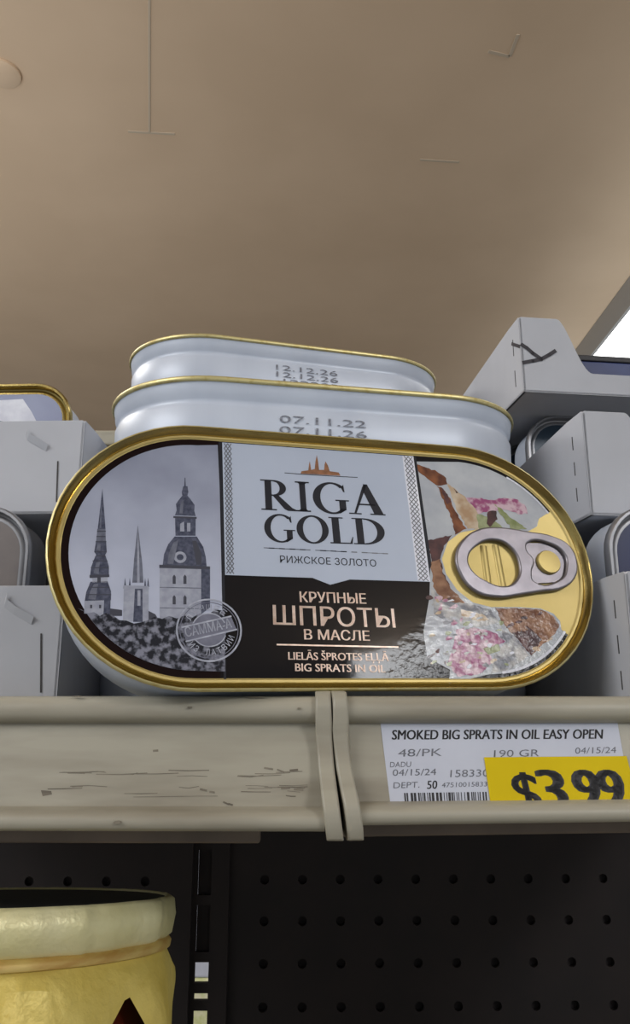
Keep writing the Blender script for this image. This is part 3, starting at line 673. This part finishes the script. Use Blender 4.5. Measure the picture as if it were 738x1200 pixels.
# ------------------------------------------------------------------ club cans (rounded rectangular) standing in the trays
CL, CH, CT, CRR = .0525, .0305, .0220, .0150
def club_can(label, M, rim, face, body, grp, extra=None):
    r = empty('club_can', M); tag(r, label, 'tin can', grp)
    prof = [(.005, .0008), (.0035, 0), (.0022, .0012), (.0016, .004), (.0014, .0185)]
    MB().loft(rings(prof, CL, CH, CRR, 8), 0, True, False).build('can_body', body, r, smooth=50)
    prof = [(.0014, .0183), (.0002, .0185), (0, .0192), (0, .0213), (.0005, .022), (.0013, .022), (.0018, .0195), (.0024, .0192), (.003, .0197), (.0036, .0197)]
    MB().loft(rings(prof, CL, CH, CRR, 8), 0, False, True).build('lid', rim, r, smooth=40)
    mb = MB(); mb.poly(outline(CL, CH, CRR, .0040, 8), .01975, 0)
    if extra:
        for pts in extra: mb.poly(pts, .0198, 1)
    mb.build('lid_label', [face, M_['whitegloss'], M_['ink']], r, fix=False)
    return r
def stand(x, y, z, yaw, lean=0):   # can on its long edge, lid towards the aisle
    return T(x, y, z + CH, yaw) @ Matrix.Rotation(math.pi / 2 - lean, 4, 'X') @ Matrix.Translation((0, 0, -CT))

# ------------------------------------------------------------------ display trays
def tray(label, M, wd, dp, h, low, post, side, slits='dash'):
    """side=+1: tray whose visible corner is at its left end; -1: at its right end. Local x runs away from that corner."""
    r = empty('display_tray', M); tag(r, label, 'cardboard tray', 'white cardboard display trays')
    s = side; t = .0009
    def arc(x0, z0, x1, z1, n=8):  # quarter ease
        return [(x0 + (x1 - x0) * math.sin(i / n * math.pi / 2), z1 + (z0 - z1) * math.cos(i / n * math.pi / 2)) for i in range(n + 1)]
    fr = [(0, 0), (wd, 0), (wd, h), (wd - post, h)] if False else [(0, 0), (wd, 0)]
    fr += [(wd, h - .004), (wd - .004, h), (wd - post, h)]
    cutw = .014
    S_ = [(post + cutw * (i / 14), low + (h - low) * (.5 + .5 * math.cos((i / 14) ** .9 * math.pi))) for i in range(15)]
    fr += [(wd - x, z) for x, z in S_[1:]] + [(x, z) for x, z in reversed(S_)] + [(.0008, h), (0, h - .0008)]
    MB().prism(fr, 0, t, lambda a, b, d: (s * a, d, b)).build('front_panel', M_['cardboard'], r, bevel=.0002)
    MB().box(min(0, s * wd), max(0, s * wd), 0, dp, 0, t).build('base', M_['cardboard'], r)
    sd = [(0, 0), (dp, 0), (dp, h * .8), (.012, h), (.001, h), (0, h - .0008)]
    for xs in (0, wd - t):
        MB().prism(sd, xs, xs + t, lambda a, b, d: (s * d, a, b)).build('side_panel', M_['cardboard'], r)
    MB().box(min(0, s * wd), max(0, s * wd), dp - t, dp, 0, h * .8).build('back_panel', M_['cardboard'], r)
    return r
def dashes(r, side, ys, z0, z1, n, x=-.0001, wd=.0005):
    mb = MB()
    for k in range(n):
        a = z0 + (z1 - z0) * (k + .1) / n; b = z0 + (z1 - z0) * (k + .62) / n
        mb.box(min(0, side * x) - .00002, max(0, side * x) + .00002, ys, ys + wd, a, b)
    mb.build('perforation', M_['cardedge'], r)
YR = math.radians(7)
# right stack, three trays
tr1 = tray('white cardboard tray lowest in the right stack, standing on the shelf', T(.0872, .2140, .0002, YR), .125, .135, .0375, .014, .030, 1)
dashes(tr1, 1, .0070, .004, .034, 3)
tr2 = tray('white cardboard tray in the middle of the right stack', T(.0918, .2480, .0623, YR), .125, .130, .0370, .012, .0155, 1)
dashes(tr2, 1, .0085, .006, .034, 3)
tr3 = tray('topmost white cardboard tray at right, marked with a black pen check', T(.0846, .2900, .1240, YR), .135, .130, .0335, .0095, .0165, 1)
dashes(tr3, 1, .0075, .004, .032, 2)
bpy.context.view_layer.update()
M3 = tr3.matrix_world.copy(); mb = MB()
def tf(x, z, d): return (x, -d, z)
def T3(px, py):
    p = on_plane(px, py, M3, 1, 0); return (p.x, p.z)
strip(mb, [T3(*p) for p in ((611, 404), (617, 408), (624, 414), (634, 421))], .0016, .0002, 0, tf)
strip(mb, [T3(*p) for p in ((613, 425), (624, 423), (634, 421), (643, 416), (650, 411.5))], .0016, .0002, 0, tf)
mb.build('ink_mark', M_['ink'], tr3, fix=False)
def T3s(px, py):
    p = on_plane(px, py, M3, 0, 0); return (p.y, p.z)
mb = MB(); strip(mb, [T3s(600, 403), T3s(609, 406)], .0014, .0002, 0, lambda y, z, d: (-d, y, z)); mb.build('ink_mark', M_['ink'], tr3, fix=False)
G = 'small rounded tins in the display trays'
def in_tray(rx, ry, base, x, y, yaw): 
    p = Vector((rx, ry, 0)) + Matrix.Rotation(yaw, 3, 'Z') @ Vector((x, y, 0)); return stand(p.x, p.y, base, yaw)
club_can('navy-faced rounded tin with silver rim in the lowest right tray', in_tray(.0872, .2140, .0012, .0055 + CL, .018, YR), M_['tinsilver'], M_['navy'], M_['tin'], G)
club_can('rounded tin behind the navy-faced one in the lowest right tray', in_tray(.0872, .2140, .0012, .0055 + CL, .095, YR), M_['tinsilver'], M_['navy'], M_['tin'], G)
club_can('dark teal rounded tin with silver rim in the middle right tray', in_tray(.0918, .2480, .0633, .0080 + CL, .066, YR), M_['tinsilver'], M_['teal'], M_['tin'], G)
club_can('rounded tin behind the dark teal one in the middle right tray', in_tray(.0918, .2480, .0633, .0080 + CL, .105, YR), M_['tinsilver'], M_['teal'], M_['tin'], G)
bx = empty('flat_carton', T(.0846, .2900, .1250, YR)); tag(bx, 'flat blue carton with black top edge in the topmost right tray', 'carton')
MB().box(.0190, .1280, .0075, .0900, 0, .0178).build('carton_body', M_['bluecard'], bx, bevel=.0006)
MB().box(.0186, .1284, .0071, .0904, .0178, .0205).build('carton_lid', M_['print'], bx, bevel=.0005)

# left stack, two trays
YL = math.radians(-2)
tl1 = tray('lower white cardboard tray at left, standing on the shelf', T(-.0722, .2210, .0002, YL), .125, .120, .0345, .0345, .02, -1)
tl2 = tray('upper white cardboard tray at left, resting on the silver tin', T(-.0788, .2480, .0628, YL), .125, .120, .0330, .0330, .02, -1)
bpy.context.view_layer.update()
for tr_, a, b, flap in ((tl1, (48.5, 743), (48.2, 811), [(6, 703), (5, 711), (16, 720), (37, 732)]), (tl2, (68, 541), (66.5, 588), [(31, 510), (32, 516), (42, 522), (54, 529)])):
    Mt = tr_.matrix_world.copy(); g = lambda px, py: (lambda p: (p.x, p.z))(on_plane(px, py, Mt, 1, 0))
    mb = MB(); strip(mb, [g(*a), g(*b)], .0005, .0002, 0, tf); mb.build('slit', M_['cardedge'], tr_, fix=False)
    # half-pushed-in thumb tab, edge catching the light
    mb = MB(); q = [g(*p) for p in flap]; top = [(q[0][0], q[0][1] + .001), (q[-1][0] + .001, q[-1][1] + .0012)]
    mb.add([(p[0], -.00015, p[1]) for p in q] + [(p[0] + .0009, -.0012, p[1] + .0022) for p in reversed(q)], [(0, 1, 6, 7), (1, 2, 5, 6), (2, 3, 4, 5)])
    mb.build('thumb_tab', M_['cardboard'], tr_)
club_can('bare silver rounded tin in the lower left tray', stand(-.0885 - CL, .2360, .0012, YL), M_['tinsilver'], M_['greyface'], M_['tinsilver'], G)
club_can('silver rounded tin at the back of the lower left tray', stand(-.0885 - CL, .3100, .0012, YL), M_['tinsilver'], M_['greyface'], M_['tinsilver'], G)
cg = club_can('gold-rimmed rounded tin with lilac label in the upper left tray', stand(-.0955 - CL, .2840, .0638, YL), M_['gold'], M_['lilac'], M_['tin'], G,
    extra=[[(.020, .024), (.032, .0245), (.036, .019), (.040, .012), (.034, .006), (.022, .004), (.016, .012)]])
mb = MB(); mb.poly([(.020, .016), (.026, .0150), (.030, .0125), (.030, .0112), (.024, .0132), (.019, .0145)], .01985, 0); mb.build('label_stroke', M_['teal'], cg, fix=False)

# ------------------------------------------------------------------ back panel of the shelving
def pegboard(name_label, x0, y, yaw, nx, hx, z0, nz, left, ztop):
    M = T(x0, y, 0, yaw); r = empty('pegboard_panel', M); tag(r, name_label, 'pegboard', 'dark perforated back panels')
    P = .0254; mb = MB(); hr = .0030; n = 16
    xa = hx - P / 2
    for i in range(nx):
        for k in range(nz):
            cx = hx + i * P * (-1 if left else 1); cz = z0 - k * P; h = P / 2
            sq = []
            for j in range(n):
                t = j * 2 * math.pi / n; c, s = math.cos(t), math.sin(t); m = max(abs(c), abs(s)); sq.append((cx + c / m * h, 0, cz + s / m * h))
            ci = [(cx + math.cos(j * 2 * math.pi / n) * hr, 0, cz + math.sin(j * 2 * math.pi / n) * hr) for j in range(n)]
            cb = [(p[0], .004, p[2]) for p in ci]
            mb.loft([sq, ci, cb])
            # corners of the square cell
            for sx, sz in ((1, 1), (-1, 1), (-1, -1), (1, -1)):
                pass
    s0 = hx - (nx - .5) * P if left else hx - P / 2; s1 = hx + P / 2 if left else hx + (nx - .5) * P
    zt = z0 + P / 2; zb = z0 - (nz - .5) * P
    mb.box(s0, s1, 0, .004, zt, ztop)
    if left: mb.box(s1, s1 + .018, 0, .004, zb, ztop)
    else: mb.box(s0 - .014, s0, 0, .004, zb, ztop)
    mb.box(s0, s1, .0045, .006, zb, ztop)
    return r, mb, s0, s1
def place_peg(label, px, py, Y, yaw, nx, nz, left, ztop):
    d = ray(px, py); p = CAM + d * (Y / d.y)
    r = empty('pegboard_panel', T(p.x, Y, p.z, yaw)); tag(r, label, 'pegboard')
    q, mb, s0, s1 = pegboard(label, 0, 0, 0, nx, 0, 0, nz, left, ztop - p.z); bpy.data.objects.remove(q)
    mb.build('perforated_sheet', M_['darkmetal'], r)
    MB().box(s0, s1, -.006, .010, ztop - p.z, ztop - p.z + .012).build('top_rail', M_['paint'], r, bevel=.002)
    return r
place_peg('dark perforated back panel at right below the shelf', 310, 1031, .560, math.radians(-1.0) * -1, 16, 6, False, .188)
place_peg('dark perforated back panel at left behind the yellow foil jar', 170, 1033, .548, math.radians(0), 9, 6, True, .188)
d = ray(237, 1100); p = CAM + d * (.555 / d.y)
up = empty('slotted_upright', T(p.x, .556, 0)); tag(up, 'dark steel upright with slots between the two back panels', 'upright')
mb = MB(); wv = .0165
zt = .186; z = -.1630
mb.box(-wv, -.0045, 0, .003, -.30, zt); mb.box(.0045, wv, 0, .003, -.30, zt); mb.box(-.0045, .0045, 0, .003, -.060, zt)
zz = -.060
while zz > -.150:       # upper slots with the web of the neighbouring bracket behind
    mb.box(-.0045, .0045, 0, .003, zz - .034, zz - .028); zz -= .034
mb.box(-.0045, .0045, .0035, .005, -.1628, zt)
for top, hh in ((.0000, .0110), (.0170, .0040), (.0270, .0090), (.0420, .0090), (.0570, .0090), (.0720, .0090), (.0870, .0090), (.102, .009)):
    mb.box(-.0045, .0045, 0, .003, z - top - (.0170 if top == 0 else .0100 if hh < .005 else .0150), z - top - hh)
mb.box(-wv, -wv + .003, .003, .02, -.30, zt); mb.box(wv - .003, wv, .003, .02, -.30, zt)
mb.build('slotted_post', M_['darkmetal'], up)
# pale pack seen through the slots, standing on the other side
lowshelf = empty('metal_shelf', T(0, 0, -.235)); tag(lowshelf, 'lower shelf below the frame holding the foil topped jar', 'shelf', 'lower shelves')
MB().box(-.30, .32, .10, .530, -.004, 0).build('deck', M_['paint'], lowshelf); MB().box(-.30, .32, .095, .10, -.03, 0).build('price_rail', M_['paint'], lowshelf, bevel=.001)
pk = empty('display_carton', T(-.215, 1.55, -1.5)); tag(pk, 'pale green and cream carton in the next aisle, glimpsed through the upright slots', 'carton')
MB().box(-.14, .14, 0, .2, 0, 1.02).build('lower_carton', M_['green'], pk, bevel=.004); MB().box(-.14, .14, 0, .2, 1.02, 1.3).build('upper_carton', M_['paper'], pk, bevel=.004)

# ------------------------------------------------------------------ jar with foil cap
JX, JY, JR = -.0960, .2440, .0535
jar = empty('foil_capped_jar', T(JX, JY, -.235)); tag(jar, 'dark red jar with a yellow foil wrapped lid on the lower shelf', 'jar')
def circ(r, z, n=176, f=None, ph=0):
    out = []
    for i in range(n):
        t = i * 2 * math.pi / n + ph; rr = r + (f(t) if f else 0); out.append((rr * math.cos(t), rr * math.sin(t), z))
    return out
ZL = .235 + (-.0545 + .0015)     # lid top height above the lower shelf
gl = [circ(r, z, 64) for r, z in ((.05, 0), (.056, .003), (.0575, .01), (.0575, .120), (.055, .140), (.050, .152), (.048, ZL - .014))]
MB().loft(gl, 0, True, True).build('glass_body', M_['jam'], jar, smooth=50)
capT = Matrix.Translation((0, 0, ZL - .007)) @ Matrix.Rotation(math.radians(-9.5), 4, 'X')
def tilt(rs): return [[tuple(capT @ Vector(q)) for q in r] for r in rs]
def fold(t): return .0004 * math.sin(9 * t + 1) + .0003 * math.sin(17 * t) + .0011 * (((t * 11 / math.pi / 2 + .3) % 1) ** 2) - .0004
lid_r = tilt([circ(JR - .0018, -.0044, f=fold), circ(JR + .0002, -.0028, f=fold), circ(JR + .0010, .0022, f=fold), circ(JR + .0004, .0060, f=fold), circ(JR - .0008, .0069, f=fold), circ(JR - .0016, .0068), circ(JR - .0020, .0062)])
cap = MB().loft(lid_r).build('foil_lid', M_['foilside'], jar, smooth=50)
MB().loft(tilt([circ(JR - .0019, .0063), circ(.02, .0056), circ(.002, .0056)]), 0, False, True).build('lid_top', M_['lidtop'], cap, smooth=30)
mb = MB()
n = 96; mb.loft(tilt([circ(JR - .0012, -.0068), circ(JR + .0004, -.0063), circ(JR + .0006, -.0050), circ(JR - .0002, -.0040), circ(JR - .003, -.0036)])); mb.build('tape_band', M_['band'], jar, smooth=50)
# foil skirt: flaring below the band, zigzag lower edge, folded facets
def skf(t): return .0016 * abs(((t * 7 / math.pi) % 2) - 1)
n = 192; top, up2, mid, low = [], [], [], []
for i in range(n):
    t = i * 2 * math.pi / n
    dt = (t - math.radians(-27) + math.pi / 8) % (math.pi / 4) - math.pi / 8
    notch = max(0, 1 - abs(dt) / .56); fac = abs(((t * 4.5 / math.pi + .32) % 1) - .5) * 2
    r0 = JR - .0012; r1 = JR + .0006 + .0016 * fac; r2 = JR + .0040 + .0034 * fac
    zl = -.050 + .0362 * notch
    top.append((r0 * math.cos(t), r0 * math.sin(t), -.0062)); up2.append((r1 * math.cos(t), r1 * math.sin(t), -.0110 + .001 * math.sin(11 * t)))
    k = (zl + .0110) / -.039; q = r1 + (r2 - r1) * k
    k2 = k * .5; q2 = r1 + (r2 - r1) * k2 + .0012 * abs(math.sin(6.5 * t))
    mid.append((q2 * math.cos(t), q2 * math.sin(t), -.0110 - .039 * k2)); low.append((q * math.cos(t), q * math.sin(t), zl))
MB().loft(tilt([top, up2, mid, low])).build('foil_skirt', M_['foil'], jar, smooth=25)
